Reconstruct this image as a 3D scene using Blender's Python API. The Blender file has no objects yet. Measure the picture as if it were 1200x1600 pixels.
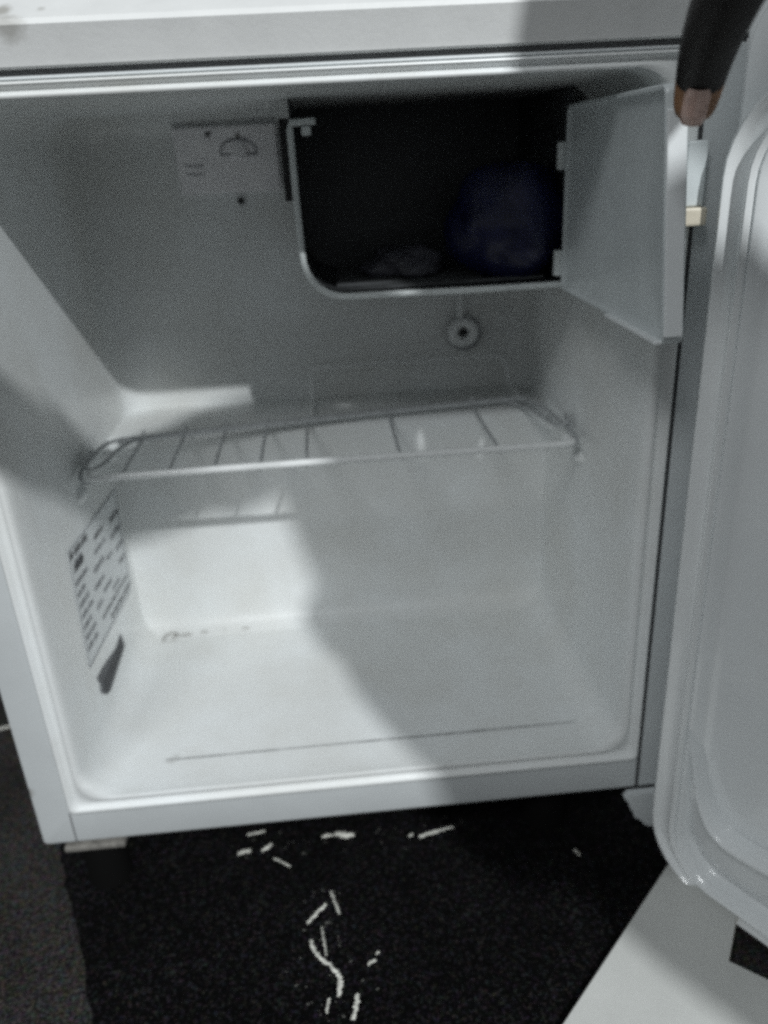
import bpy, bmesh, math, random
from mathutils import Vector, Matrix
random.seed(7)
S = bpy.context.scene
COL = S.collection

# ------------------------------------------------------------------ camera
cam_d = bpy.data.cameras.new('camera'); cam = bpy.data.objects.new('camera', cam_d); COL.objects.link(cam)
YAW, PITCH, ROLL, F = 0.05998, -0.41888, -0.0542, 1273.67
fwd = Vector((math.sin(YAW)*math.cos(PITCH), math.cos(YAW)*math.cos(PITCH), math.sin(PITCH)))
rt = Vector((math.cos(YAW), -math.sin(YAW), 0)); up = rt.cross(fwd)
r2 = rt*math.cos(ROLL)+up*math.sin(ROLL); u2 = -rt*math.sin(ROLL)+up*math.cos(ROLL)
M = Matrix((r2, u2, -fwd)).transposed().to_4x4(); M.translation = Vector((0.00138, -0.44011, 0.42791))
cam.matrix_world = M
cam_d.sensor_fit = 'VERTICAL'; cam_d.sensor_height = 36; cam_d.lens = 36*F/1600
cam_d.clip_start = .01; cam_d.clip_end = 60
cam_d.dof.use_dof = True; cam_d.dof.focus_distance = .40; cam_d.dof.aperture_fstop = 5.0
S.camera = cam
# ------------------------------------------------------------------ light
wd = bpy.data.worlds.new('World'); S.world = wd; wd.use_nodes = True
wb = wd.node_tree.nodes['Background']; wb.inputs[0].default_value = (.91, .965, 1, 1); wb.inputs[1].default_value = .215
def lamp(name, loc, target, power, radius, col):
    l = bpy.data.lights.new(name, 'AREA'); l.shape = 'DISK'; l.size = radius*2; l.energy = power; l.color = col
    o = bpy.data.objects.new(name, l); COL.objects.link(o); o.location = loc
    o.rotation_euler = (Vector(target)-Vector(loc)).to_track_quat('-Z', 'Y').to_euler()
    return o
lamp('room_lamp', (.75, -2.1, 2.04), (0, .1, .2), 57, .023, (.96, .99, 1))
lamp('fill_lamp', (-.75, -1.5, 2.0), (.1, 0, .2), 13, .32, (.96, .99, 1))  # soft fill added to brighten the door and shaded cavity, source unseen
S.view_settings.view_transform = 'Standard'; S.view_settings.look = 'None'
S.view_settings.exposure = 0; S.view_settings.gamma = 1
S.cycles.use_denoising = False
S.cycles.filter_width = 3.0
S.cycles.sample_clamp_indirect = 4
S.cycles.max_bounces = 10; S.cycles.diffuse_bounces = 6

# ------------------------------------------------------------------ materials
def mat(name, col, rough=.5, metal=0, noise=.0, nscale=30, bump=0, bscale=200, spec=.5, tint=None, coat=0):
    m = bpy.data.materials.new(name); m.use_nodes = True; nt = m.node_tree; b = nt.nodes['Principled BSDF']
    b.inputs['Base Color'].default_value = (*col, 1); b.inputs['Roughness'].default_value = rough
    b.inputs['Metallic'].default_value = metal; b.inputs['Specular IOR Level'].default_value = spec
    b.inputs['Coat Weight'].default_value = coat
    tc = nt.nodes.new('ShaderNodeTexCoord')
    if noise:
        n = nt.nodes.new('ShaderNodeTexNoise'); n.inputs['Scale'].default_value = nscale; n.inputs['Detail'].default_value = 6
        n.inputs['Roughness'].default_value = .65
        nt.links.new(tc.outputs['Object'], n.inputs['Vector'])
        r = nt.nodes.new('ShaderNodeValToRGB'); r.color_ramp.elements[0].position = .3; r.color_ramp.elements[1].position = .7
        t = tint or col
        r.color_ramp.elements[0].color = (*[c*(1-noise) for c in t], 1); r.color_ramp.elements[1].color = (*[min(1, c*(1+noise*.4)) for c in col], 1)
        nt.links.new(n.outputs['Fac'], r.inputs['Fac']); nt.links.new(r.outputs['Color'], b.inputs['Base Color'])
        rr = nt.nodes.new('ShaderNodeMapRange'); rr.inputs['To Min'].default_value = max(.05, rough-.1); rr.inputs['To Max'].default_value = rough+.1
        nt.links.new(n.outputs['Fac'], rr.inputs['Value']); nt.links.new(rr.outputs['Result'], b.inputs['Roughness'])
    if bump:
        n2 = nt.nodes.new('ShaderNodeTexNoise'); n2.inputs['Scale'].default_value = bscale; n2.inputs['Detail'].default_value = 3
        nt.links.new(tc.outputs['Object'], n2.inputs['Vector'])
        bp = nt.nodes.new('ShaderNodeBump'); bp.inputs['Strength'].default_value = bump; bp.inputs['Distance'].default_value = .001
        nt.links.new(n2.outputs['Fac'], bp.inputs['Height']); nt.links.new(bp.outputs['Normal'], b.inputs['Normal'])
    return m
def add_spots(m, spots, dirt):
    """irregular dirt patches at (x,y,z,radius,strength) object-space places"""
    nt = m.node_tree; b = nt.nodes['Principled BSDF']
    tc = nt.nodes.new('ShaderNodeTexCoord')
    nz = nt.nodes.new('ShaderNodeTexNoise'); nz.inputs['Scale'].default_value = 110; nz.inputs['Detail'].default_value = 4
    nt.links.new(tc.outputs['Object'], nz.inputs['Vector'])
    prev = None
    for (x, y, z, r, s) in spots:
        d = nt.nodes.new('ShaderNodeVectorMath'); d.operation = 'DISTANCE'; d.inputs[1].default_value = (x, y-.17, z+.052)
        nt.links.new(tc.outputs['Object'], d.inputs[0])
        a = nt.nodes.new('ShaderNodeMath'); a.operation = 'MULTIPLY_ADD'; a.inputs[1].default_value = r*1.7; 
        nt.links.new(nz.outputs['Fac'], a.inputs[0]); nt.links.new(d.outputs['Value'], a.inputs[2])
        mr = nt.nodes.new('ShaderNodeMapRange'); mr.inputs['From Min'].default_value = r*1.15; mr.inputs['From Max'].default_value = r*1.9
        mr.inputs['To Min'].default_value = s; mr.inputs['To Max'].default_value = 0
        nt.links.new(a.outputs[0], mr.inputs['Value'])
        if prev is None: prev = mr.outputs[0]
        else:
            mx = nt.nodes.new('ShaderNodeMath'); mx.operation = 'MAXIMUM'
            nt.links.new(prev, mx.inputs[0]); nt.links.new(mr.outputs[0], mx.inputs[1]); prev = mx.outputs[0]
    mix = nt.nodes.new('ShaderNodeMix'); mix.data_type = 'RGBA'
    src = b.inputs['Base Color'].links[0].from_socket if b.inputs['Base Color'].links else None
    if src: nt.links.new(src, mix.inputs[6])
    else: mix.inputs[6].default_value = b.inputs['Base Color'].default_value
    mix.inputs[7].default_value = (*dirt, 1); nt.links.new(prev, mix.inputs[0]); nt.links.new(mix.outputs[2], b.inputs['Base Color'])

WHITE = (.60, .63, .64)
m_steel = mat('white_painted_steel', WHITE, .38, noise=.06, nscale=25, bump=.08, bscale=500)
m_cap = mat('worn_white_top_cap', (.74, .75, .745), .4, noise=.08, nscale=30, bump=.1, bscale=400)
m_liner = mat('white_plastic_liner', (.81, .84, .85), .34, noise=.10, nscale=9, tint=(.79, .80, .78), bump=.06, bscale=300)
m_hump = mat('white_plastic_hump', (.81, .84, .85), .34, noise=.10, nscale=9, tint=(.79, .80, .78), bump=.06, bscale=300)
m_door = mat('white_door_liner', (.80, .83, .84), .2, coat=.5, noise=.05, nscale=18, bump=.05, bscale=300)
m_gasket = mat('pale_rubber_gasket', (.84, .865, .87), .2, coat=.5, noise=.04, nscale=60)
m_seam = mat('dark_seam_rubber', (.16, .165, .17), .7)
m_seam2 = mat('grey_seam_shadow_rubber', (.05, .052, .055), .8)
m_flap = mat('milky_flap_plastic', (.62, .665, .675), .3, noise=.06, nscale=40)
m_wire = mat('zinc_plated_wire', (.50, .52, .53), .38, metal=.2, noise=.2, nscale=160)
m_wire_w = mat('white_coated_wire', (.85, .87, .87), .22, noise=.05, nscale=200)
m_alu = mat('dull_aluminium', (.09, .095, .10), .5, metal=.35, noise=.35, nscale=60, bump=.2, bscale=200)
m_alur = mat('pale_freezer_rim', (.70, .74, .74), .35, noise=.08, nscale=100)
m_tab = mat('beige_catch_plastic', (.70, .64, .52), .45, noise=.1, nscale=200)
m_print = mat('dark_print', (.08, .083, .09), .6, noise=.4, nscale=300)
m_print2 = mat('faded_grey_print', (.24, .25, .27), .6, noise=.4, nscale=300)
m_strip = mat('charcoal_strip_paper', (.10, .105, .115), .6, noise=.4, nscale=200)
m_sticker = mat('pale_sticker_paper', (.72, .75, .76), .5, noise=.06, nscale=80)
m_plate = mat('grey_thermostat_plate', (.96, .95, .98), .5, noise=.1, nscale=60)
m_slot = mat('black_slot', (.012, .012, .013), .6)
m_foot = mat('worn_foot_bracket', (.26, .25, .23), .6, noise=.5, nscale=120)
m_under = mat('shade_black_underside', (.004, .004, .004), .9, spec=.1)  # near-black puts the shade under the cabinet into base and feet
m_blue = mat('dark_blue_plastic_bag', (.011, .014, .062), .38, noise=.5, nscale=40, bump=.5, bscale=60)
m_grey_bag = mat('crumpled_grey_plastic', (.09, .09, .11), .45, noise=.4, nscale=50)
m_board = mat('off_white_board', (.60, .61, .59), .5, noise=.14, nscale=9, bump=.1, bscale=200)
m_edge = mat('beige_board_edge', (.42, .36, .26), .7, noise=.3, nscale=60)
m_scrap = mat('pale_dry_scrap', (.72, .72, .66), .6, noise=.25, nscale=150)
m_groove = mat('grey_groove', (.36, .37, .37), .7, noise=.4, nscale=60)
m_dust = mat('grey_dust', (.12, .12, .11), .8, noise=.3, nscale=200)
m_dirt = mat('brown_grey_dirt', (.16, .15, .13), .8, noise=.4, nscale=300)
m_crumb = mat('pale_grey_crumb', (.34, .33, .30), .8, noise=.3, nscale=200)
m_skin = mat('dark_skin', (.007, .005, .0045), .5, noise=.3, nscale=60, bump=.3, bscale=300, spec=.35)
m_nail = mat('fingernail', (.72, .50, .43), .28, noise=.25, nscale=140)
m_tip = mat('lit_fingertip_skin', (.30, .15, .07), .5, noise=.4, nscale=150)  # light on the fingertip put into the colour, paler than the other skin
m_shirt = mat('dark_cloth', (.03, .035, .05), .9, noise=.3, nscale=90)
m_trouser = mat('dark_trousers', (.03, .03, .03), .9, noise=.3, nscale=90)
add_spots(m_cap, [(-.128, -.008, .4855, .0075, .6), (-.132, .000, .492, .006, .75), (-.115, .000, .492, .003, .6), (-.15, -.006, .478, .004, .3)], (.28, .27, .24))
add_spots(m_liner, [(-.131, .033, .037, .006, .35), (-.155, .195, .037, .010, .22), (-.09, .199, .037, .008, .22), (-.115, .2, .037, .006, .16), (-.14, .17, .037, .03, .05)], (.32, .31, .28))
add_spots(m_steel, [(-.222, -.002, .045, .007, .7), (-.224, -.002, .030, .006, .75), (-.203, -.002, .017, .0022, .8), (-.196, -.002, .012, .0018, .75), (-.224, -.002, .07, .005, .55)], (.17, .15, .12))

def carpet_mat(name, base, hi, amount, tint):
    m = bpy.data.materials.new(name); m.use_nodes = True; nt = m.node_tree; b = nt.nodes['Principled BSDF']
    b.inputs['Roughness'].default_value = .95; b.inputs['Specular IOR Level'].default_value = .1
    tc = nt.nodes.new('ShaderNodeTexCoord')
    n = nt.nodes.new('ShaderNodeTexNoise'); n.inputs['Scale'].default_value = 420; n.inputs['Detail'].default_value = 3; n.inputs['Roughness'].default_value = .7
    n3 = nt.nodes.new('ShaderNodeTexNoise'); n3.inputs['Scale'].default_value = 260; n3.inputs['Detail'].default_value = 1
    n4 = nt.nodes.new('ShaderNodeTexNoise'); n4.inputs['Scale'].default_value = 12; n4.inputs['Detail'].default_value = 3
    for k in (n, n3, n4): nt.links.new(tc.outputs['Object'], k.inputs['Vector'])
    r = nt.nodes.new('ShaderNodeValToRGB'); r.color_ramp.elements[0].position = amount; r.color_ramp.elements[1].position = amount+.2
    r.color_ramp.elements[0].color = (*base, 1); r.color_ramp.elements[1].color = (*hi, 1)
    nt.links.new(n.outputs['Fac'], r.inputs['Fac'])
    hs = nt.nodes.new('ShaderNodeMix'); hs.data_type = 'RGBA'; hs.blend_type = 'OVERLAY'; hs.inputs[0].default_value = tint
    nt.links.new(r.outputs['Color'], hs.inputs[6]); nt.links.new(n3.outputs['Color'], hs.inputs[7])
    mu = nt.nodes.new('ShaderNodeMix'); mu.data_type = 'RGBA'; mu.blend_type = 'MULTIPLY'; mu.inputs[0].default_value = .7
    r4 = nt.nodes.new('ShaderNodeValToRGB'); r4.color_ramp.elements[0].position = .35; r4.color_ramp.elements[1].position = .65
    r4.color_ramp.elements[0].color = (.35, .35, .35, 1); r4.color_ramp.elements[1].color = (1, 1, 1, 1)
    nt.links.new(n4.outputs['Fac'], r4.inputs['Fac'])
    nt.links.new(hs.outputs[2], mu.inputs[6]); nt.links.new(r4.outputs['Color'], mu.inputs[7])
    nt.links.new(mu.outputs[2], b.inputs['Base Color'])
    bp = nt.nodes.new('ShaderNodeBump'); bp.inputs['Strength'].default_value = .8; bp.inputs['Distance'].default_value = .003
    nt.links.new(n.outputs['Fac'], bp.inputs['Height']); nt.links.new(bp.outputs['Normal'], b.inputs['Normal'])
    return m
m_carpet = carpet_mat('grey_brown_carpet', (.018, .017, .016), (.085, .08, .077), .42, .6)
m_matm = carpet_mat('black_mat_pile', (.0015, .0015, .0016), (.034, .032, .036), .5, .7)

# ------------------------------------------------------------------ helpers
ROOTS = {}
def empty(name, loc, label, cat, group=None):
    o = bpy.data.objects.new(name, None); COL.objects.link(o); o.location = loc; o.empty_display_size = .05
    o['label'] = label; o['category'] = cat
    if group: o['group'] = group
    return o
def wloc(o):
    v = Vector(o.location)
    while o.parent: o = o.parent; v += Vector(o.location)
    return v
def obj(name, verts, faces, m, parent=None, smooth=True, origin=None, sharp=40, bevel=0, mats=None, fm=None):
    """mesh given in world coordinates; stored relative to origin (or the parent's place)"""
    og = Vector(origin) if origin is not None else (wloc(parent) if parent else Vector((0, 0, 0)))
    me = bpy.data.meshes.new(name); me.from_pydata([tuple(Vector(v)-og) for v in verts], [], faces)
    bm = bmesh.new(); bm.from_mesh(me); bmesh.ops.recalc_face_normals(bm, faces=bm.faces)
    if bevel: bmesh.ops.bevel(bm, geom=[e for e in bm.edges if len(e.link_faces) == 2 and e.calc_face_angle(0) > .6], offset=bevel, segments=2, affect='EDGES', profile=.5, clamp_overlap=True)
    bm.to_mesh(me); bm.free()
    me.materials.append(m)
    if mats:
        for q in mats: me.materials.append(q)
    o = bpy.data.objects.new(name, me); COL.objects.link(o)
    if smooth:
        for p in me.polygons: p.use_smooth = True
        me.set_sharp_from_angle(angle=math.radians(sharp))
    if parent: o.parent = parent; o.location = og-wloc(parent)
    else: o.location = og
    return o
def tag(o, label, cat, group=None, kind=None):
    o['label'] = label; o['category'] = cat
    if group: o['group'] = group
    if kind: o['kind'] = kind
    return o
class MB:
    def __init__(s): s.v = []; s.f = []
    def add(s, v, f): n = len(s.v); s.v += [Vector(a) for a in v]; s.f += [tuple(i+n for i in q) for q in f]; return s
    def box(s, a, b):
        x0, y0, z0 = a; x1, y1, z1 = b
        return s.add([(x0, y0, z0), (x1, y0, z0), (x1, y1, z0), (x0, y1, z0), (x0, y0, z1), (x1, y0, z1), (x1, y1, z1), (x0, y1, z1)],
                     [(0, 3, 2, 1), (4, 5, 6, 7), (0, 1, 5, 4), (1, 2, 6, 5), (2, 3, 7, 6), (3, 0, 4, 7)])
    def loft(s, loops, closed=True, cap0=False, cap1=False):
        n = len(loops[0]); base = len(s.v)
        for l in loops: s.v += [Vector(a) for a in l]
        for i in range(len(loops)-1):
            for j in range(n if closed else n-1):
                k = (j+1) % n
                s.f.append((base+i*n+j, base+i*n+k, base+(i+1)*n+k, base+(i+1)*n+j))
        if cap0: s.f.append(tuple(base+j for j in reversed(range(n))))
        if cap1: s.f.append(tuple(base+(len(loops)-1)*n+j for j in range(n)))
        return s
    def tube(s, pts, r, n=8, closed=False, caps=True):
        pts = [Vector(p) for p in pts]; loops = []; N = len(pts); pn = None
        for i, p in enumerate(pts):
            if closed: t = pts[(i+1) % N]-pts[i-1]
            else: t = pts[min(i+1, N-1)]-pts[max(i-1, 0)]
            t.normalize()
            if pn is None:
                a = Vector((0, 0, 1)) if abs(t.z) < .9 else Vector((1, 0, 0)); pn = (a-t*a.dot(t)).normalized()
            else: pn = (pn-t*pn.dot(t)).normalized()
            b = t.cross(pn); rr = r[i] if isinstance(r, (list, tuple)) else r
            loops.append([p+(pn*math.cos(2*math.pi*k/n)+b*math.sin(2*math.pi*k/n))*rr for k in range(n)])
        if closed: loops.append(loops[0])
        return s.loft(loops, True, caps and not closed, caps and not closed)
    def build(s, name, m, parent=None, **k): return obj(name, s.v, s.f, m, parent, **k)
def smooth_path(pts, it=2, closed=False):
    pts = [Vector(p) for p in pts]
    for _ in range(it):
        q = [] if closed else [pts[0]]
        for i in range(len(pts) if closed else len(pts)-1):
            a, b = pts[i], pts[(i+1) % len(pts)]
            q += [a*.75+b*.25, a*.25+b*.75]
        if not closed: q.append(pts[-1])
        pts = q
    return pts
def rrect(x0, x1, z0, z1, r, n=6):
    """rounded rectangle in 2-D, counter-clockwise, 4*(n+1) points"""
    o = []
    for cx, cz, a0 in ((x1-r, z0+r, -90), (x1-r, z1-r, 0), (x0+r, z1-r, 90), (x0+r, z0+r, 180)):
        for k in range(n+1):
            a = math.radians(a0+90*k/n); o.append((cx+r*math.cos(a), cz+r*math.sin(a)))
    return o

GZ = -.052
GK = (.42791+.052)/(.42791+.042)
def gp(x, y): return (.00138+(x-.00138)*GK, -.44011+(y+.44011)*GK)
XO, XS, XI = .22, .1969, .1836
ZB, ZG, ZF, ZT, ZH = .0266, .4669, .0374, .458, .4899
D, DS, HS = .294, .2106, .2215

# ------------------------------------------------------------------ ground, mat, board
g = MB().add([(-6, -6, GZ), (6, -6, GZ), (6, 6, GZ), (-6, 6, GZ)], [(0, 1, 2, 3)]).build('carpet_floor', m_carpet, smooth=False)
g['kind'] = 'structure'
def slab(name, poly, z0, z1, m, **k):
    poly = [gp(*q) for q in poly]
    n = len(poly); v = [(x, y, z0) for x, y in poly]+[(x, y, z1) for x, y in poly]
    f = [tuple(reversed(range(n))), tuple(range(n, 2*n))]+[(i, (i+1) % n, n+(i+1) % n, n+i) for i in range(n)]
    return obj(name, v, f, m, **k)
matp = [(-.232, .065), (-.224, .029), (-.214, .003), (-.198, -.03), (-.186, -.06), (-.1695, -.104), (-.155, -.16), (-.13, -.25), (-.07, -.6), (.08, -.62), (.165, -.11), (.225, -.03), (.40, .05), (.40, .40), (-.232, .40)]
# long left border made slightly wavy
mw = []
for i in range(len(matp)):
    a, b = matp[i], matp[(i+1) % len(matp)]
    for k in range(6):
        t = k/6; mw.append((a[0]+(b[0]-a[0])*t+random.uniform(-.0012, .0012), a[1]+(b[1]-a[1])*t+random.uniform(-.0012, .0012)))
mt = slab('floor_mat', mw, GZ+.0003, GZ+.004, m_matm, smooth=False, origin=(.05, -.1, GZ))
tag(mt, 'black fuzzy mat under and in front of the open fridge', 'mat')
pile = MB()
for i in range(9000):
    if i % 3: x = random.uniform(-.24, .22); y = random.uniform(-.22, .05); zb = GZ+.0038
    else: x = random.uniform(-.40, -.16); y = random.uniform(-.16, .2); zb = GZ
    edge = -.2204+(.029-y)*.39
    on = x > edge
    if on and not i % 3: continue
    x, y = gp(x, y)
    if not on: zb = GZ
    a = random.uniform(0, 6.28); h = random.uniform(.0015, .0035); w = .0006
    dx, dy = math.cos(a)*w, math.sin(a)*w; lx, ly = random.uniform(-.0015, .0015), random.uniform(-.0015, .0015)
    if y > .0 and on: continue
    pile.add([(x-dx, y-dy, zb), (x+dx, y+dy, zb), (x+lx, y+ly, zb+h)], [(0, 1, 2)])
pv = pile
fib_m = MB(); fib_c = MB()
for f in pv.f:
    a, b, c = (pv.v[i] for i in f)
    (fib_c if a.z < GZ+.001 else fib_m).add([a, b, c], [(0, 1, 2)])
fo = fib_m.build('mat_pile', m_matm, mt, smooth=False); fo['kind'] = 'stuff'
fc = fib_c.build('carpet_pile', m_carpet, smooth=False); tag(fc, 'short grey brown carpet fibres left of the black mat', 'carpet pile', kind='stuff')

bd = [(.2067, -.0427), (.1115, -.1363), (.02, -.226), (.10, -.33), (.34, -.33), (.34, -.22), (.2153, -.1162), (.233, -.0897), (.27, -.05), (.24, -.02)]
# its beige edge faces the mat
bo = slab('white_board', bd, GZ+.0042, GZ+.011, m_board, smooth=False, origin=(.18, -.14, GZ+.0042), mats=[m_edge], bevel=.0008)
tag(bo, 'off white flat board with a beige cut edge lying under the open door', 'board')
for p in bo.data.polygons:
    if abs(p.normal.z) < .5: p.material_index = 1

# ------------------------------------------------------------------ fridge
FR = empty('mini_fridge', (0, .17, GZ), 'small white open mini fridge with a freezer box and its door swung to the right', 'fridge')
def xz(l, y): return [(x, y, z) for x, z in l]
# outer shell: steel flange and sides
def shell_loop(ins, y, r): return xz(rrect(-XO+ins, XO-ins, 0+ins*.0, ZG-ins*.2, r), y)
mb = MB()
fl = []
def ring(x0, x1, z0, z1, r, y): return xz(rrect(x0, x1, z0, z1, r), y)
mb.loft([ring(-XO, XO, 0, ZG, .003, .34), ring(-XO, XO, 0, ZG, .003, .003), ring(-XO+.0008, XO-.0008, .0008, ZG, .003, .0006), ring(-XO+.003, XO-.003, .003, ZG-.0005, .003, 0),
         ring(-XS-.0006, XS+.0006, ZB-.0006, ZG-.0012, .002, 0), ring(-XS, XS, ZB, ZG-.002, .002, .003)], cap0=True)
mb.build('outer_shell', m_steel, FR)
# vertical seams on the flange sides of the bottom rail: thin recessed dark lines
MB().box((-XS-.0006, -.0004, .001), (-XS+.0003, .001, ZB)).build('seam', m_seam, FR, smooth=False)
MB().box((XS+.0002, -.0006, .001), (XS+.0024, .001, ZG-.004)).build('seam', m_seam2, FR, smooth=False)
# liner
def L(ins, y, r=.006, iz0=None, iz1=None):
    return ring(-XS+ins, XS-ins, ZB+(ins if iz0 is None else iz0), ZG-.002-(ins*.6 if iz1 is None else iz1), r, y)
k = .0133
lin = [L(0, .003, .003), L(0, -.0010, .003), L(.0008, -.0022, .003), L(.0020, -.0024, .004), L(.0032, -.0014, .005), L(.0044, .0006, .006), L(.0062, .0014, .010), L(.0078, .0004, .014), L(.0090, -.0012, .018), L(.0102, -.0014, .02), L(.0118, -.0004, .022),
       ring(-XI-.0002, XI+.0002, ZF+.0002, ZT+.0005, .024, .003), ring(-XI+.0006, XI-.0006, ZF-.0004, ZT, .025, .008), ring(-XI+.001, XI-.001, ZF-.001, ZT+.001, .024, .022), ring(-XI+.001, XI-.001, ZF-.0006, ZT+.001, .023, .045)]
lin += [ring(-XI+.001, XI-.001, ZF, ZT+.001, .02, y) for y in (.08, .14, .2, .25, D-.022)]
for a in (20, 40, 60, 80, 90):
    c = .022*(1-math.cos(math.radians(a))); s_ = .022*math.sin(math.radians(a))
    lin.append(ring(-XI+.001+c, XI-.001-c, ZF+c, ZT+.001-c, max(.02-c*.3, .008), D-.022+s_))
MB().loft(lin, cap1=True).build('inner_liner', m_liner, FR, sharp=50)
gv = MB(); gr_ = random.Random(5); N_ = 40
gl = []
for i in range(N_+1):
    x = -.136+.30*i/N_; y = .0325-.0000*i; w_ = (.0007 if i < 30 else .0007*(N_-i)/10+.0001)*gr_.uniform(.7, 1.2)
    gl.append([(x, y-w_, ZF-.0002), (x, y, ZF-.00045), (x, y+w_, ZF-.0002), (x, y+w_*.6, ZF-.0016), (x, y-w_*.6, ZF-.0016)])
gv.loft(gl, cap0=True, cap1=True).build('floor_groove', m_groove, FR)  # groove line in plain mid-grey, darker than the liner
# compressor hump along the back of the compartment
pr = [(DS-.0185, ZF-.004)]
for a in range(5, 91, 17): pr.append((DS-.018+.018*math.sin(math.radians(a)), ZF+.0179-.018*math.cos(math.radians(a))))
for a in range(0, 91, 15): pr.append((DS+.007-.007*math.cos(math.radians(a)), HS-.007+.007*math.sin(math.radians(a))))
pr += [(D+.01, HS), (D+.01, ZF-.004)]
NX = 14
MB().loft([[(x, y, z) for y, z in pr] for x in [-XI-.004+(2*XI+.008)*i/NX for i in range(NX+1)]], cap0=True, cap1=True).build('compressor_hump', m_hump, FR, sharp=50)
# top cap with chamfered front edge
pr = [(-.0015, ZG+.0028), (-.0030, ZG+.0036), (-.0035, ZG+.006), (-.0085, ZH-.0035), (-.0075, ZH-.001), (-.004, ZH+.0012), (.010, ZH+.010), (.020, ZH+.016), (.36, ZH+.017), (.36, ZG+.0028)]
MB().loft([[(x, y, z) for y, z in pr] for x in (-XO-.006, -XO-.005, -XO+.02, -.1, 0, .1, XO-.02, XO+.005, XO+.006)], cap0=True, cap1=True).build('top_cap', m_cap, FR, sharp=25)
MB().box((-XO+.002, .0015, ZG-.0005), (XO-.002, .33, ZG+.0035)).build('cap_seam', m_seam, FR, smooth=False)
# underside, feet, hinge bracket
MB().box((-XO+.004, .006, -.004), (XO-.004, .33, .0)).build('base_plate', m_under, FR, smooth=False)
for (x0, x1, y0) in ((-.207, -.1655, -.001), (.12, .16, .012), (-.2, -.16, .27), (.16, .2, .27)):
    w = random.Random(int(x0*1000))
    pts = [(x0, y0), (x1, y0), (x1, y0+.03), (x0, y0+.03)]
    v = []; 
    MB().box((x0, y0+.001, -.0085), (x1, y0+.03, -.0042)).build('foot_bracket', m_foot, FR, bevel=.0008, smooth=False)
    MB().tube([((x0+x1)/2, y0+.018, -.0085), ((x0+x1)/2, y0+.018, -.020), ((x0+x1)/2, y0+.018, GZ+.004)], [.012, .015, .016], 16).build('foot', m_under, FR)
br = [(.191, 0.0), (.188, -.004), (.1915, -.009), (.1935, -.015), (.1955, -.017), (.197, -.023), (.2015, -.026), (.205, -.031), (.212, -.034), (.2165, -.040), (.226, -.040), (.226, 0.0)]
n = len(br)
obj('hinge_bracket', [(x, -.001, z) for x, z in br]+[(x, -.006, z) for x, z in br], [tuple(range(n)), tuple(reversed(range(n, 2*n)))]+[(i, (i+1) % n, n+(i+1) % n, n+i) for i in range(n)], m_steel, FR, smooth=False, bevel=.0006)
MB().tube([(.222, -.018, -.038), (.222, -.018, -.030)], .005, 12).build('hinge_pin', m_wire, FR)
# shelf supports moulded in the side walls
for sx in (-1, 1):
    for y in (.118, .2):
        loops = []
        for t in range(5):
            a = t/4*math.pi/2; r = math.cos(a)
            loops.append([(sx*(XI+.0005-.006*math.sin(a)), y+.012*r*math.cos(q*math.pi/6)*1.0, .212+.006*r*math.sin(q*math.pi/6)) for q in range(12)])
        MB().loft(loops, cap1=True).build('shelf_support', m_liner, FR)

# ---- door
DA = math.radians(33); DH = Vector((.204, -.022, 0)); Dd = Vector((math.sin(DA), -math.cos(DA), 0)); Dn = Vector((-math.cos(DA), -math.sin(DA), 0))
def dp(s, z, h): return DH+Dd*s+Dn*h+Vector((0, 0, z))
DL, Z0, Z1 = .44, -.045, .492
def drr(i, h, r): return [dp(s, z, h) for s, z in rrect(i, DL-i, Z0+i, Z1-i, r, 8)]
# slab of the door
MB().loft([drr(.004, -.046, .012), drr(0, -.042, .014), drr(0, -.006, .02), drr(.0015, -.003, .02), drr(.003, -.002, .03)], cap0=True).build('door', m_door, FR, sharp=50)
door = [o for o in FR.children if o.name.startswith('door')][0]
GT = .452  # top of the gasket
def gr(i, h, r): return [dp(s, z, h) for s, z in rrect(i, DL-i, Z0+i*.55, GT-i*.8, r, 8)]
MB().loft([gr(.000, -.0035, .046), gr(-.0016, .000, .046), gr(-.0006, .0032, .046), gr(.0012, .0044, .045), gr(.0030, .0032, .044), gr(.0044, .0006, .043), gr(.010, .0003, .04), gr(.0112, .0010, .038), gr(.0126, .0040, .037), gr(.0144, .0046, .036), gr(.0160, .0026, .035), gr(.0168, -.003, .034)]).build('door_gasket', m_gasket, door, sharp=60)
# door liner: a shallow pan sunk inside the gasket
MB().loft([drr(.003, -.0021, .03), gr(.0160, -.0022, .034), gr(.0168, .0012, .034), gr(.0180, .0018, .033), gr(.0196, .0006, .032), gr(.0220, -.0040, .030), gr(.0238, -.0075, .029), gr(.0262, -.0092, .028), gr(.032, -.0100, .028), gr(.06, -.0104, .028)], cap1=True).build('door_liner', m_door, door, sharp=60)
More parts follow.
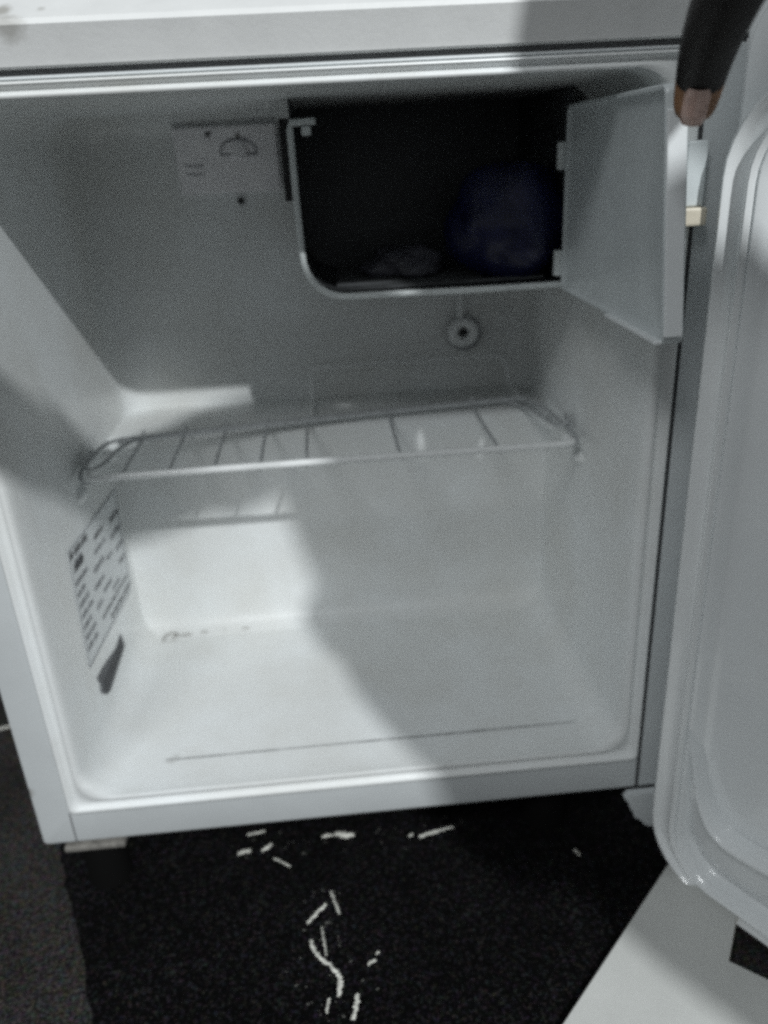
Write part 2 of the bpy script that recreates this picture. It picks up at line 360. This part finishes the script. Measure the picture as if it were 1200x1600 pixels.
# pocket front along the bottom of the pan, with a bead along its top edge
PA = [(.0196, .0800), (.0212, .0734), (.0250, .0640), (.0292, .0450), (.0360, .0280), (.0450, .0150), (.0600, .0125), (.0795, .0150), (.1200, .0180), (.2400, .0180), (.3700, .0180), (.3950, .0280), (.4080, .0500), (.4150, .0700)]
PB = [(.0188, .0790), (.0186, .0700), (.0186, .0500), (.0190, .0200), (.0215, -.0050), (.0300, -.0210), (.0480, -.0290), (.0750, -.0300), (.1200, -.0300), (.2400, -.0300), (.3700, -.0300), (.4000, -.0200), (.4160, .0100), (.4190, .0600)]
PA = [(p.x, p.y) for p in smooth_path([(a, b, 0) for a, b in PA], 2)]; PB = [(p.x, p.y) for p in smooth_path([(a, b, 0) for a, b in PB], 2)]
lp = []
for t, h in ((.0, -.0102), (.005, -.006), (.02, .0005), (.05, .0040), (.09, .0052), (.13, .0050), (.17, .0035), (.20, -.0040), (.26, -.0052), (.6, -.0018), (.9, -.0060), (1.0, -.0105)):
    lp.append([dp(a[0]*(1-t)+b[0]*t, a[1]*(1-t)+b[1]*t, h) for a, b in zip(PA, PB)])
MB().loft(lp, closed=False).build('door_pocket', m_door, door, sharp=70)
# door handle recess strip on the outside far edge
MB().box((0, 0, 0), (.012, .02, .10)).v
hv = MB().box((0, 0, 0), (1, 1, 1)); hv.v = [dp(.395+v.x*.03, .20+v.z*.14, -.046-v.y*.012) for v in hv.v]
hv.build('handle', m_gasket, door, smooth=False, bevel=.002)

# ---- freezer box
FY, FX0, FX1, FZ0, FZ1 = .12, -.0105, .168, .3385, .4445
fz = MB()
outl = [(FX0, .4595)]+[(FX0, FZ0+.03)]+[(FX0+.028-.028*math.cos(math.radians(a)), FZ0+.028-.028*math.sin(math.radians(a))) for a in range(10, 91, 16)]+[(FX0+.028, FZ0), (FX1, FZ0-.001), (FX1, .4595)]
def fzl(d, y):
    cx, cz = .08, .40
    return [(x+(cx-x)*d, y, z+(cz-z)*d*(1 if z < .45 else 0)) for x, z in outl]
fz.loft([fzl(0, FY+.15), fzl(0, FY+.002), fzl(.012, FY+.002), fzl(.012, FY+.147)], closed=False)
nn = len(outl)
fz.add(fzl(0, FY+.148), [tuple(range(nn))]); fz.add(fzl(.012, FY+.1465), [tuple(range(nn))])
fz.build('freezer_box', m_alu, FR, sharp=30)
box = [o for o in FR.children if o.name.startswith('freezer_box')][0]
rim = [(FX0+.016, FY, FZ1+.001), (FX0+.001, FY, FZ1+.0005), (FX0, FY, FZ1-.003), (FX0+.0003, FY, .40), (FX0+.001, FY, FZ0+.030)]
for a in range(10, 91, 13): rim.append((FX0+.029-.028*math.cos(math.radians(a)), FY, FZ0+.028-.028*math.sin(math.radians(a))))
rim += [(.05, FY, FZ0-.0003), (.10, FY, FZ0-.001), (FX1-.004, FY, FZ0-.001)]
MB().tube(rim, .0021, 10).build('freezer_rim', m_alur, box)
MB().box((FX0+.007, FY-.002, FZ1-.007), (FX0+.013, FY+.004, FZ1-.0015)).build('rim_clip', m_alur, box, bevel=.0012, smooth=False)
MB().box((FX0-.0066, FY+.004, .400), (FX0-.001, FY+.02, .448)).build('side_slot', m_slot, box, smooth=False)
# frost shelf inside the box: low ribbed tray
tr = MB()
for i in range(7): tr.box((.012+i*.0005, FY+.012+i*.018, FZ0+.002), (.155, FY+.016+i*.018, FZ0+.004))
tr.build('evaporator_ribs', m_alu, box, smooth=False)
# flap
fx = .1655; ys, ye = FY-.003, -.060; zt0, zb0 = .4475, .3345
fm = MB()
def fr_(y, z0, z1, x): return [(x, y, z0), (x, y, z1)]
def frect(i, x, r=.004): return [(x, y, z) for y, z in rrect(ye+i, ys-i, zb0+i, zt0-i, r, 4)]
fm.loft([frect(.001, fx+.008), frect(0, fx+.007), frect(0, fx-.001), frect(.0008, fx-.0025), frect(.0022, fx-.0025), frect(.0034, fx-.0005), frect(.006, fx), frect(.03, fx+.0004)], cap0=True, cap1=True)
fm.v = [Vector((v.x-.0085*max(0, (v.z-.335)/.11)*(ys-v.y)/(ys-ye), v.y, v.z)) for v in fm.v]
fm.build('freezer_flap', m_flap, FR, sharp=50)
flap = [o for o in FR.children if o.name.startswith('freezer_flap')][0]
fs = MB().box((fx-.0025, ye-.0022, zb0+.004), (fx+.0065, ye-.0003, zt0-.010)); fs.v = [Vector((v.x-.0085*max(0, (v.z-.335)/.11), v.y, v.z)) for v in fs.v]
fs.build('flap_end_strip', m_door, flap, bevel=.0008, smooth=False)
MB().box((fx-.0065, ye+.001, zb0+.0002), (fx-.0022, ye+.075, zb0+.0022)).build('flap_lip', m_door, flap, bevel=.0006, smooth=False)
for z in (.352, .418):
    MB().tube([(fx-.004, ys+.001, z-.008), (fx-.004, ys+.001, z+.008)], .0035, 12).build('hinge_knuckle', m_alur, flap)
# catch on the door side flange
MB().box((.1885, -.012, .3835), (.2010, .0, .3925)).build('flap_catch', m_tab, FR, bevel=.0012, smooth=False)
MB().box((.1895, -.008, .3928), (.2000, -.0005, .424)).build('catch_plate', m_flap, FR, bevel=.001, smooth=False)
# drain spout and ring below the box, at the back
MB().tube([(.1226, D-.006, .325), (.1226, D-.006, .305), (.1222, D-.009, .284)], .0028, 10).build('drain_tube', m_wire_w, FR)
MB().tube([(.1243+.0095*math.cos(a*math.pi/10), D-.010, .2745+.0095*math.sin(a*math.pi/10)*.95) for a in range(20)], .0050, 10, closed=True).build('drain_ring', m_wire_w, FR)
MB().tube([(.1265, D-.0025, .2722), (.1265, D-.0045, .2722)], .0155, 20).build('drain_ring_shade', m_print2, FR)  # grey offset disc stands in for the ring's shadow on the wall
MB().tube([(.1243, D-.0045, .2748), (.1243, D-.0075, .2748)], .0042, 14).build('drain_hole', m_slot, FR)
# thermostat plate on the back wall
def tyf(z): return D-.004-.009*(z-.401)/.0495
tpb = MB().add([(-.107, D+.002, .401), (-.025, D+.002, .401), (-.025, D+.002, .4505), (-.107, D+.002, .4505), (-.107, tyf(.401), .401), (-.025, tyf(.401), .401), (-.025, tyf(.4505), .4505), (-.107, tyf(.4505), .4505)],
               [(0, 1, 2, 3), (4, 7, 6, 5), (0, 4, 5, 1), (1, 5, 6, 2), (2, 6, 7, 3), (3, 7, 4, 0)])
tp = tpb.build('thermostat_plate', m_plate, FR, bevel=.0012, smooth=False)
th = MB()
arc = [(-.0565+.0145*math.cos(math.radians(q)), 0, .4305+.0105*math.sin(math.radians(q))) for q in range(-8, 189, 12)]
arc = [(x, tyf(z)-.0003, z) for x, _, z in arc]
th.tube(arc+[arc[0]], .0008, 6)
th.tube([(-.101, tyf(.4235), .4235), (-.095, tyf(.4225), .4225), (-.086, tyf(.4225), .4225)], .0007, 6); th.tube([(-.1, tyf(.4165), .4165), (-.086, tyf(.416), .416)], .0006, 6)
th.build('dial_print', m_print2, tp)['kind'] = 'stuff'
MB().tube([(-.0565, tyf(.433)+.001, .4325), (-.0565, tyf(.433)-.0035, .4330)], [.0072, .0062], 18).build('thermostat_knob', m_plate, tp)
ty = tyf(.4445)
MB().tube([(-.0595, D-.001, .394), (-.0595, D-.003, .394)], .0030, 10).build('screw_hole', m_slot, FR)
MB().tube([(-.079, ty+.0005, .4452), (-.079, ty-.0006, .4452)], .0022, 10).build('screw_hole', m_slot, tp)
MB().tube([(-.056, ty+.0005, .4430), (-.056, ty-.0006, .4430)], .0016, 10).build('screw_hole', m_dirt, tp)

# ---- rating label on the left wall: wall x = -XI+.001 ; coordinates (y, z)
WX = -XI+.0012
st = slab_v = None
lab = [(.064, .1915), (.203, .1815), (.1925, .0930), (.0560, .1045)]
def wq(pts, h): return [(WX+h, y, z) for y, z in pts]
n = 4
lo = obj('rating_label', wq(lab, 0)+wq(lab, .0004), [(0, 1, 2, 3), (7, 6, 5, 4)]+[(i, (i+1) % 4, 4+(i+1) % 4, 4+i) for i in range(4)], m_sticker, FR, smooth=False)
def lw(u, v):  # u along the label (0..1 from the front edge inward), v down from top
    a, b, c, d = [Vector(p) for p in lab]
    return (a*(1-u)+b*u)*(1-v)+(d*(1-u)+c*u)*v
rp = random.Random(3)
pd = MB(); pg = MB()
def bar(mb, u0, v0, u1, v1):
    q = [lw(u0, v0), lw(u1, v0), lw(u1, v1), lw(u0, v1)]
    mb.add(wq([tuple(p) for p in q], .0007), [(0, 1, 2, 3)])
def words(mb, u0, u1, v, h, wl=(.04, .11), gap=.016, fill=.5):
    u = u0
    while u < u1:
        w = rp.uniform(*wl)
        # glyph-like strokes
        k = u
        while k < min(u+w, u1):
            g_ = rp.uniform(.006, .012)
            bar(mb, k, v+rp.uniform(0, h*.3), k+g_, v+h)
            if rp.random() < fill: bar(mb, k, v+h*.45, k+g_*1.8, v+h*.6)
            k += g_*1.9
        u += w+gap
# title block at the front upper corner
words(pd, .02, .32, .02, .07, fill=.9); words(pd, .05, .22, .12, .09, fill=.9); bar(pg, .07, .12, .19, .2)
for i in range(7): words(pg, .03, .06+rp.uniform(.1, .2), .26+i*.095, .055, fill=.6)
words(pg, .30, .42, .50, .05); words(pg, .28, .40, .66, .05); words(pg, .60, .72, .42, .05); words(pg, .62, .78, .72, .05)
words(pd, .44, .60, .12, .06); words(pg, .40, .62, .24, .05); words(pg, .34, .55, .36, .06); words(pg, .36, .5, .5, .05); words(pg, .45, .62, .62, .05)
words(pd, .78, .96, .16, .06); words(pg, .74, .95, .3, .06); words(pg, .8, .96, .46, .05); words(pd, .83, .97, .60, .05)
words(pd, .50, .97, .90, .055, fill=.9); words(pd, .35, .94, .80, .045, fill=.7)
for (a, b, c, d) in ((.0, .0, .98, .008), (.0, .986, .96, 1), (.0, .0, .008, 1), (.975, .05, .985, .95)): bar(pg, a, b, c, d)
pd.build('bold_print', m_print, lo, smooth=False)['kind'] = 'stuff'; pg.build('fine_print', m_print2, lo, smooth=False)['kind'] = 'stuff'
sb = [(.066, .0885), (.070, .0805), (.0672, .0755), (.0775, .066), (.088, .0625), (.115, .0645), (.139, .0665), (.143, .0675), (.1405, .0745), (.1385, .0805), (.120, .0790), (.100, .0835), (.083, .0870)]
n = len(sb)
obj('barcode_strip', wq(sb, .0001)+wq(sb, .0006), [tuple(range(n)), tuple(range(n, 2*n))]+[(i, (i+1) % n, n+(i+1) % n, n+i) for i in range(n)], m_strip, FR, smooth=False)['label'] = 'torn dark grey strip sticker'
bs = MB()
for i in range(16):
    y = .076+i*.0038; bs.add(wq([(y, .0665+.00002*i), (y+rp.uniform(.001, .0026), .0665), (y+.002, .0785), (y, .0785)], .0009), [(0, 1, 2, 3)])
bs.build('bars', m_print, FR, smooth=False)['kind'] = 'stuff'

# ------------------------------------------------------------------ wire shelf (lies in the fridge)
SZ = .228
WS = empty('wire_shelf', (0, .16, SZ), 'wire shelf with a bright front rod and raised back guard, halfway up inside the fridge', 'shelf')
MB().tube(smooth_path([(-.1700, .118, SZ+.001), (-.1745, .106, SZ), (-.168, .1035, SZ), (-.10, .1045, SZ), (0, .104, SZ), (.10, .103, SZ), (.168, .102, SZ), (.174, .105, SZ), (.171, .118, SZ)], 2), .0027, 10).build('front_rod', m_wire_w, WS)
MB().tube(smooth_path([(-.168, .186, SZ-.001), (-.163, .189, SZ-.001), (-.05, .204, SZ-.001), (.06, .217, SZ-.001), (.158, .2255, SZ-.001), (.168, .224, SZ-.001)], 2), .0028, 10).build('rear_rod', m_wire, WS)
MB().tube(smooth_path([(-.164, .190, SZ), (-.176, .182, SZ), (-.1785, .165, SZ), (-.1795, .125, SZ+.001), (-.1795, .112, SZ-.001), (-.174, .1045, SZ-.003), (-.168, .106, SZ-.003)], 2), .0017, 8).build('side_rod', m_wire, WS)
MB().tube(smooth_path([(-.158, .188, SZ-.002), (-.1655, .165, SZ-.001), (-.1665, .13, SZ), (-.173, .115, SZ+.002), (-.1795, .120, SZ+.006), (-.1780, .15, SZ+.005)], 2), .0015, 8).build('side_rod', m_wire, WS)
MB().tube(smooth_path([(.158, .2245, SZ), (.168, .216, SZ), (.1755, .19, SZ), (.1785, .15, SZ), (.179, .115, SZ+.001), (.176, .105, SZ-.002), (.170, .107, SZ-.002)], 2), .0019, 8).build('side_rod', m_wire, WS)
MB().tube(smooth_path([(.150, .225, SZ-.003), (.163, .205, SZ-.002), (.169, .165, SZ-.001), (.171, .135, SZ+.002), (.1775, .13, SZ+.007), (.1795, .150, SZ+.008), (.1785, .128, SZ+.002)], 2), .0016, 8).build('side_rod', m_wire, WS)
for i, x in enumerate((-.1505, -.1175, -.085, -.052, -.0188, .049, .1205)):
    yr = .204+.083*x+(.0008 if x < 0 else .002)
    MB().tube([(x, .1045, SZ-.0028), (x-.0005, .15, SZ-.0028), (x, yr, SZ-.0028), (x+.0003, yr+.0055, SZ-.001), (x+.0004, yr+.008, SZ+.0035)], .0013, 8).build('rung', m_wire, WS)
MB().tube(smooth_path([(-.0145, .212, SZ-.002), (-.0145, .240, SZ-.001), (-.0145, .268, SZ-.001), (-.0140, .272, SZ+.012), (-.0135, .272, SZ+.024), (-.006, .272, SZ+.0265), (.06, .272, SZ+.0265), (.150, .272, SZ+.0265), (.158, .272, SZ+.024), (.162, .272, SZ+.012), (.163, .268, SZ), (.163, .222, SZ)], 2), .0015, 8).build('back_guard', m_wire_w, WS)

# ------------------------------------------------------------------ things in the freezer box
def lumpy(name, c, r, sc, seed, m, label, cat, sub=4, amp=.18):
    bm = bmesh.new(); bmesh.ops.create_icosphere(bm, subdivisions=sub, radius=1)
    from mathutils import noise as nz
    for v in bm.verts:
        p = v.co.copy(); f = 1+amp*nz.noise(p*1.6+Vector((seed, 0, 0)))+amp*.5*abs(nz.noise(p*4+Vector((0, seed, 0))))+amp*.2*nz.noise(p*11)
        v.co = Vector((p.x*sc[0], p.y*sc[1], p.z*sc[2]))*r*f
        if v.co.z < -r*sc[2]*.86: v.co.z = -r*sc[2]*.86
    me = bpy.data.meshes.new(name); bm.to_mesh(me); bm.free(); me.materials.append(m)
    for p in me.polygons: p.use_smooth = True
    o = bpy.data.objects.new(name, me); COL.objects.link(o); o.location = c
    return tag(o, label, cat)
lumpy('plastic_bag', (.136, .152, .3765), .0415, (1.04, .76, 1.0), 2.2, m_blue, 'dark blue rounded plastic bag inside the freezer box', 'bag', amp=.15)
lumpy('crumpled_wrapper', (.065, .182, .3495), .022, (1.25, 1.0, .55), 5.1, m_grey_bag, 'crumpled grey plastic wrapper on the freezer floor left of the blue bag', 'wrapper', amp=.4)

# ------------------------------------------------------------------ debris
def scrap(name, pts, w, z, label, cat, group=None, m=None, th=.0009, seed=0, lift=.001, parent=None):
    pts = [gp(*q) for q in pts] if z < 0 else pts
    rr = random.Random(seed); P = smooth_path([(x, y, z) for x, y in pts], 3); N = len(P); loops = []; P = [p+Vector((rr.uniform(-.0004, .0004), rr.uniform(-.0004, .0004), 0)) for p in P]
    for i, p in enumerate(P):
        t = (P[min(i+1, N-1)]-P[max(i-1, 0)]).normalized(); s = Vector((-t.y, t.x, 0))
        taper = .45+.55*math.sin(math.pi*(i+.5)/N)**.6
        wl = .60*w*taper*rr.uniform(.45, 1.35); wr = .60*w*taper*rr.uniform(.45, 1.35); h = lift*math.sin(math.pi*i/(N-1))*rr.uniform(.6, 1.2)
        loops.append([p+s*wl+Vector((0, 0, h)), p+Vector((0, 0, h+th*1.4)), p-s*wr+Vector((0, 0, h+th*.4)), p+Vector((0, 0, h*.6))])
    c = sum(P, Vector())/N
    mb = MB().loft(loops, cap0=True, cap1=True)
    o = mb.build(name, m or m_scrap, None, smooth=True, origin=(c.x, c.y, z), sharp=30)
    return tag(o, label, cat, group)
MZ = GZ+.0075; GRP = 'pale scraps on the black mat'
sc = [
 ([(-.0865, .0318), (-.078, .0318), (-.0735, .034)], .0014, 'thin pale scrap lying flat just under the left part of the fridge front edge'),
 ([(-.0305, .0225), (-.0265, .0232), (-.0235, .0230)], .0022, 'small round pale crumb just left of the biggest flake under the fridge'),
 ([(-.0205, .0245), (-.0150, .0225), (-.0075, .0215)], .0046, 'biggest pale flake at the middle of the fridge front edge'),
 ([(.0335, .0150), (.0355, .0158)], .0016, 'tiny pale crumb left of the long straight sliver'),
 ([(.0405, .0135), (.053, .0165), (.0665, .0195)], .0023, 'long straight pale sliver under the fridge front edge on the right'),
 ([(-.0915, .0150), (-.087, .0156), (-.0835, .0165)], .0036, 'squarish dim scrap lowest left below the fridge edge'),
 ([(-.0745, .0150), (-.0700, .0178), (-.0680, .0205)], .0024, 'small slanted scrap right beside the squarish dim scrap'),
 ([(-.065, .0010), (-.058, -.0045), (-.053, -.0080)], .0010, 'faint thin hair-like scrap slanting down to the right below the fridge edge'),
 ([(-.0245, -.0330), (-.0225, -.0400), (-.0195, -.0515)], .0017, 'upper right short stick of the pair above the long curved strip'),
 ([(-.0280, -.0425), (-.0340, -.0490), (-.0405, -.0560)], .0017, 'slanted short stick of the pair above the long curved strip, left one'),
 ([(-.0315, -.0600), (-.0300, -.0700), (-.0285, -.0810)], .0012, 'thin pale strip touching the top of the long curved strip'),
 ([(-.0385, -.0690), (-.0350, -.0800), (-.0250, -.0900), (-.0195, -.0975), (-.0215, -.1090)], .0026, 'long curved pale strip, largest scrap on the black mat'),
 ([(-.0025, -.0905), (.0018, -.0880)], .0020, 'small pale crumb right of the long curved strip'),
 ([(.0030, -.0840), (.0045, -.0830)], .0012, 'tiniest crumb just behind the small pale crumb on the mat'),
 ([(-.0105, -.1090), (-.0105, -.1150), (-.0140, -.1240)], .0026, 'pale scrap at the bottom edge of the picture, in front of the curved strip'),
 ([(-.0275, -.1100), (-.0290, -.1180)], .0014, 'dim scrap just in front of the foot of the long curved strip'),
 ([(.1490, -.0190), (.1515, -.0240)], .0010, 'faint bluish splinter on the mat close to the white board'),
]
for i, (p, w, l) in enumerate(sc):
    if len(p) == 2: p = [p[0], ((p[0][0]+p[1][0])/2, (p[0][1]+p[1][1])/2), p[1]]
    if p[1][1] > .005 : p = [(x+.0008, y-.006) for x, y in p]
    scrap('pale_scrap', p, w, MZ, l, 'scrap', GRP, seed=i)
ds = MB(); rd = random.Random(11)
for i in range(90):
    if i < 50: x, y = rd.gauss(-.028, .012), rd.uniform(-.13, -.03)
    else: x, y = rd.uniform(-.10, .08), rd.gauss(.013, .006)
    w_ = rd.uniform(.0002, .0007); a = rd.uniform(0, 3.1); c_, s_ = math.cos(a)*w_*rd.uniform(1, 3.5), math.sin(a)*w_*1.5
    x, y = gp(x, y); z_ = MZ-.001; ds.add([(x-c_, y-s_, z_), (x+s_*.6, y-c_*.3, z_), (x+c_, y+s_, z_+.0004), (x-s_*.6, y+c_*.3, z_+.0002)], [(0, 1, 2, 3)])
do = ds.build('dust', m_dust, None, smooth=False, origin=(-.02, -.05, MZ)); tag(do, 'fine pale dust specks strewn over the black mat', 'dust', kind='stuff')
scrap('pale_scrap', [(-.326, .188), (-.320, .1885), (-.312, .191)], .0025, GZ+.003, 'pale scrap on the carpet to the left of the fridge', 'scrap', seed=40)
scrap('dirt_crumb', [(-.1635, .190), (-.163, .198), (-.155, .2015), (-.1500, .1975), (-.1560, .1945)], .0011, ZF+.0006, 'curled dark crumb of dirt in the back left corner of the fridge floor', 'dirt', m=m_dirt, seed=51)
scrap('dirt_crumb', [(-.1500, .1975), (-.143, .1965), (-.139, .1975)], .0006, ZF+.0006, 'fine hair of dirt trailing right from the curled crumb on the fridge floor', 'dirt', m=m_dirt, seed=52, lift=.0005)

for k_, (x_, y_, l_) in enumerate([(-.128, .1985, 'small grey crumb right of the curled dirt along the back of the fridge floor'), (-.112, .2005, 'second faint grey crumb further right along the back of the fridge floor'), (-.091, .1990, 'rightmost faint grey crumb along the back of the fridge floor')]):
    scrap('dirt_crumb', [(x_-.003, y_), (x_, y_+.001), (x_+.0035, y_-.0006)], .0010, ZF+.0006, l_, 'dirt', m=m_crumb, seed=60+k_, lift=.0005)
# ------------------------------------------------------------------ person: only a finger in view, unseen body shaped for its shadow
from mathutils import noise as nz
def skin_mesh(chains, name, m, levels=2):
    """chains: list of lists of (point, radius); the first point of a later chain may repeat an earlier point to join there"""
    me = bpy.data.meshes.new(name+'_sk'); V = []; E = []; Rr = []; idx = {}
    for ch in chains:
        prev = None
        for p, r in ch:
            k = tuple(round(c, 4) for c in p)
            if k not in idx: idx[k] = len(V); V.append(p); Rr.append(r)
            if prev is not None and prev != idx[k]: E.append((prev, idx[k]))
            prev = idx[k]
    me.from_pydata(V, E, [])
    o = bpy.data.objects.new(name+'_sk', me); COL.objects.link(o)
    sk = o.modifiers.new('s', 'SKIN'); sk.use_smooth_shade = True; sk.branch_smoothing = .6
    for i, d in enumerate(me.skin_vertices[0].data): d.radius = (Rr[i], Rr[i]); d.use_root = (i == 0)
    sb_ = o.modifiers.new('u', 'SUBSURF'); sb_.levels = levels; sb_.render_levels = levels
    dg = bpy.context.evaluated_depsgraph_get(); ev = o.evaluated_get(dg); nm = bpy.data.meshes.new_from_object(ev)
    bpy.data.objects.remove(o); nm.name = name; nm.materials.clear(); nm.materials.append(m)
    for p in nm.polygons: p.use_smooth = True
    return nm
tip = Vector((.1540, -.0910, .4355)); f1 = Vector((.1532, -.0960, .4455)); f2 = Vector((.1498, -.108, .4568)); f3 = Vector((.1486, -.124, .4720)); kn = Vector((.150, -.150, .494))
wr = Vector((.214, -.29, .64)); el = Vector((.288, -.46, .851)); shR = Vector((.4875, -.60, .877))
neck = Vector((.38, -.63, .695)); head = Vector((.308, -.575, .738)); jaw = Vector((.285, -.535, .690)); chest = Vector((.430, -.70, .690)); belly = Vector((.56, -.82, .50)); pel = Vector((.62, -.93, .36))
shL = Vector((.310, -.66, .800)); elL = Vector((.232, -.53, .820)); wrL = Vector((.095, -.505, .741)); paL = Vector((.065, -.50, .722))
T = lambda v: tuple(v)
chains = [
 [(T(pel), .12), (T(belly), .12), (T(chest), .138), (T(neck), .05), (T(head), .056), (T(jaw), .040)],
 [(T(chest), .138), (T(shR), .055), (T(el), .042), (T(wr), .026), (T(kn+Vector((.025, -.036, .042))), .034), (T(kn), .0140), (T(f3), .0132), (T(f2), .0112), (T(f1), .0098), (T(tip), .0088), (T(tip+(tip-f1).normalized()*.0030), .0062)],
 [(T(chest), .138), (T(shL), .036), (T(elL), .034), (T(wrL), .028), (T(paL), .024)],
 [(T(pel), .12), (.50, -.70, .40), (.66, -.88, .10), (.64, -.90, -.005), (.60, -.80, -.015)] ,
 [(T(pel), .12), (.66, -.66, .38), (.82, -.86, .10), (.80, -.90, -.005), (.77, -.80, -.015)],
]
for k_, rads in ((3, (.12, .075, .05, .038, .03)), (4, (.12, .075, .05, .038, .03))):
    chains[k_] = [(tuple(p[0]) if isinstance(p[0], tuple) else p, r) for p, r in zip(chains[k_], rads)]
    chains[k_] = [((p[0] if isinstance(p[0], tuple) else tuple(p)), r) for p, r in chains[k_]]
palmR = kn+Vector((.025, -.036, .042))
# curled fingers and thumb of the reaching hand (above the frame)
for dx, dy, dz, s_ in ((.013, -.006, .014, 1.05), (.025, -.012, .028, .98), (.036, -.020, .040, .85)):
    k0 = kn+Vector((dx, dy, dz)); a = k0+Vector((-.012, .028, .012))*s_; b = a+Vector((.012, .006, .022))*s_; c = b+Vector((.012, -.018, .004))*s_
    chains.append([(T(palmR), .034), (T(k0), .0105), (T(a), .0095), (T(b), .0088), (T(c), .0078)])
chains.append([(T(palmR), .034), (T(palmR+Vector((-.030, -.006, .010))), .012), (T(palmR+Vector((-.048, .014, .012))), .0105), (T(palmR+Vector((-.052, .034, .008))), .009)])
for i, (dx, dz) in enumerate(((-.010, .008), (-.016, -.004), (-.016, -.016), (-.010, -.027))):
    a = paL+Vector((dx-.012, .012, dz)); b = a+Vector((-.024+.003*i, .006, -.006)); c = b+Vector((-.012, .008, -.014))
    chains.append([(T(paL), .024), (T(a), .0098), (T(b), .009), (T(c), .008)])
chains.append([(T(paL), .024), (T(paL+Vector((.008, .026, .006))), .0115), (T(paL+Vector((-.012, .040, .004))), .0098)])
pm_ = skin_mesh(chains, 'person', m_skin)
person = bpy.data.objects.new('person', pm_); COL.objects.link(person)
tag(person, 'person reaching in from the upper right, one dark finger pressed on the freezer flap', 'person')
org = Vector((.64, -.9, GZ+.004)); person.location = org
for v in pm_.vertices: v.co -= org
# face: nose, eyes, ears as shaped bumps pushed out of the head surface
fd = (jaw-head).normalized()
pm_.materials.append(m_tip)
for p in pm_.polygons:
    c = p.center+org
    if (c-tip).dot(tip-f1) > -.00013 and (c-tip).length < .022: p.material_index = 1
# nail, laid on the finger's own surface
from mathutils.bvhtree import BVHTree
bvh = BVHTree.FromPolygons([v.co+org for v in pm_.vertices], [tuple(p.vertices) for p in pm_.polygons])
tdir = (tip-f1).normalized(); tocam = (Vector((0.02, -.44, .47))-tip); nrm = (tocam-tdir*tocam.dot(tdir)).normalized(); side = tdir.cross(nrm)
nl = MB(); rows = []
for i in range(11):
    u = i/10; off = -.0130+u*.0185; row = []
    ww = .0048*(1 if .15 < u < .7 else (1-(.15-u)*1.6 if u <= .15 else 1-(u-.7)**2*5))
    for j in range(9):
        o_ = tip+tdir*off+side*ww*(-1+2*j/8)
        h_ = bvh.ray_cast(o_+nrm*.04, -nrm)[0]
        if h_ is None: h_ = rows[-1][j]+tdir*.0008-nrm*.001 if rows else o_
        row.append(h_+nrm*(.0007 if 0 < j < 8 else .0001))
    rows.append(row)
nl.loft(rows, closed=False)
no = nl.build('fingernail', m_nail, person, sharp=180)
# shirt over the torso and both sleeves, hair
sh = skin_mesh([[(T(belly), .135), (T(chest), .155), (T(neck+Vector((.02, -.02, -.03))), .06)], [(T(chest), .155), (T(shR), .065), (T(el), .048), (T(el*.4+wr*.6), .038)], [(T(chest), .155), (T(shL), .042), (T(elL), .038), (T(elL*.4+wrL*.6), .042)]], 'shirt', m_shirt, 1)
so = bpy.data.objects.new('shirt', sh); COL.objects.link(so); so.parent = person
for v in sh.vertices: v.co -= org
tsm = skin_mesh([[(T(belly*.6+pel*.4), .13), (T(pel), .135), (.50, -.70, .40), (.66, -.88, .11)], ] if False else [[(T(belly*.6+pel*.4), .13), (T(pel), .135), ((.50, -.70, .40)), ]] if False else [
    [(T(belly*.6+pel*.4), .13), (T(pel), .135), ((.50, -.70, .40), .088), ((.66, -.88, .11), .062)], [(T(pel), .135), ((.66, -.66, .38), .088), ((.82, -.86, .11), .062)]], 'trousers', m_trouser, 1)
to = bpy.data.objects.new('trousers', tsm); COL.objects.link(to); to.parent = person
for v in tsm.vertices: v.co -= org
jk = smooth_path([(.62, -.90, .40), (.56, -.80, .55), (.492, -.72, .655), (.458, -.69, .690), (.393, -.64, .706), (.342, -.60, .709), (.328, -.575, .710)], 2)
nj = len(jk); rj = [(.12+.012*math.sin(i/nj*9)) if i < nj*.62 else .128-(.128-.082)*((i-nj*.62)/(nj*.33)) if i < nj*.95 else .07 for i in range(nj)]
MB().tube(jk, rj, 28).build('shadow_torso', m_shirt, person)  # added torso tube, out of view, shaped to set the shadow edge
# facial features and hair on the head
hr = MB(); 
bm = bmesh.new(); bmesh.ops.create_icosphere(bm, subdivisions=3, radius=.068)
for v in bm.verts:
    f = 1+.05*nz.noise(v.co*60); v.co = v.co*f
rem = [v for v in bm.verts if v.co.dot(fd) > .015]
bmesh.ops.delete(bm, geom=rem, context='VERTS')
me = bpy.data.meshes.new('hair'); bm.to_mesh(me); bm.free(); me.materials.append(m_slot)
ho = bpy.data.objects.new('hair', me); COL.objects.link(ho); ho.parent = person; ho.location = head-org
hside = fd.cross(Vector((0, 0, 1))).normalized(); hup = hside.cross(fd).normalized()
MB().tube([jaw+fd*.0+hup*.075, jaw+fd*.030+hup*.045, jaw+fd*.048+hup*.028, jaw+fd*.036+hup*.02], [.008, .011, .014, .008], 10).build('nose', m_skin, person)
for s_ in (-1, 1):
    e = jaw+fd*.018+hup*.055+hside*.03*s_
    MB().tube([e-fd*.012, e, e+fd*.004], [.013, .011, .005], 12).build('eye', m_nail, person)
    MB().tube([head+hside*.050*s_+hup*.02, head+hside*.060*s_+hup*.005, head+hside*.070*s_-hup*.02], [.012, .018, .01], 10).build('ear', m_skin, person)
MB().tube([jaw+fd*.038-hside*.022+hup*.0, jaw+fd*.046-hup*.002, jaw+fd*.038+hside*.022], [.004, .006, .004], 8).build('mouth', m_tip, person)
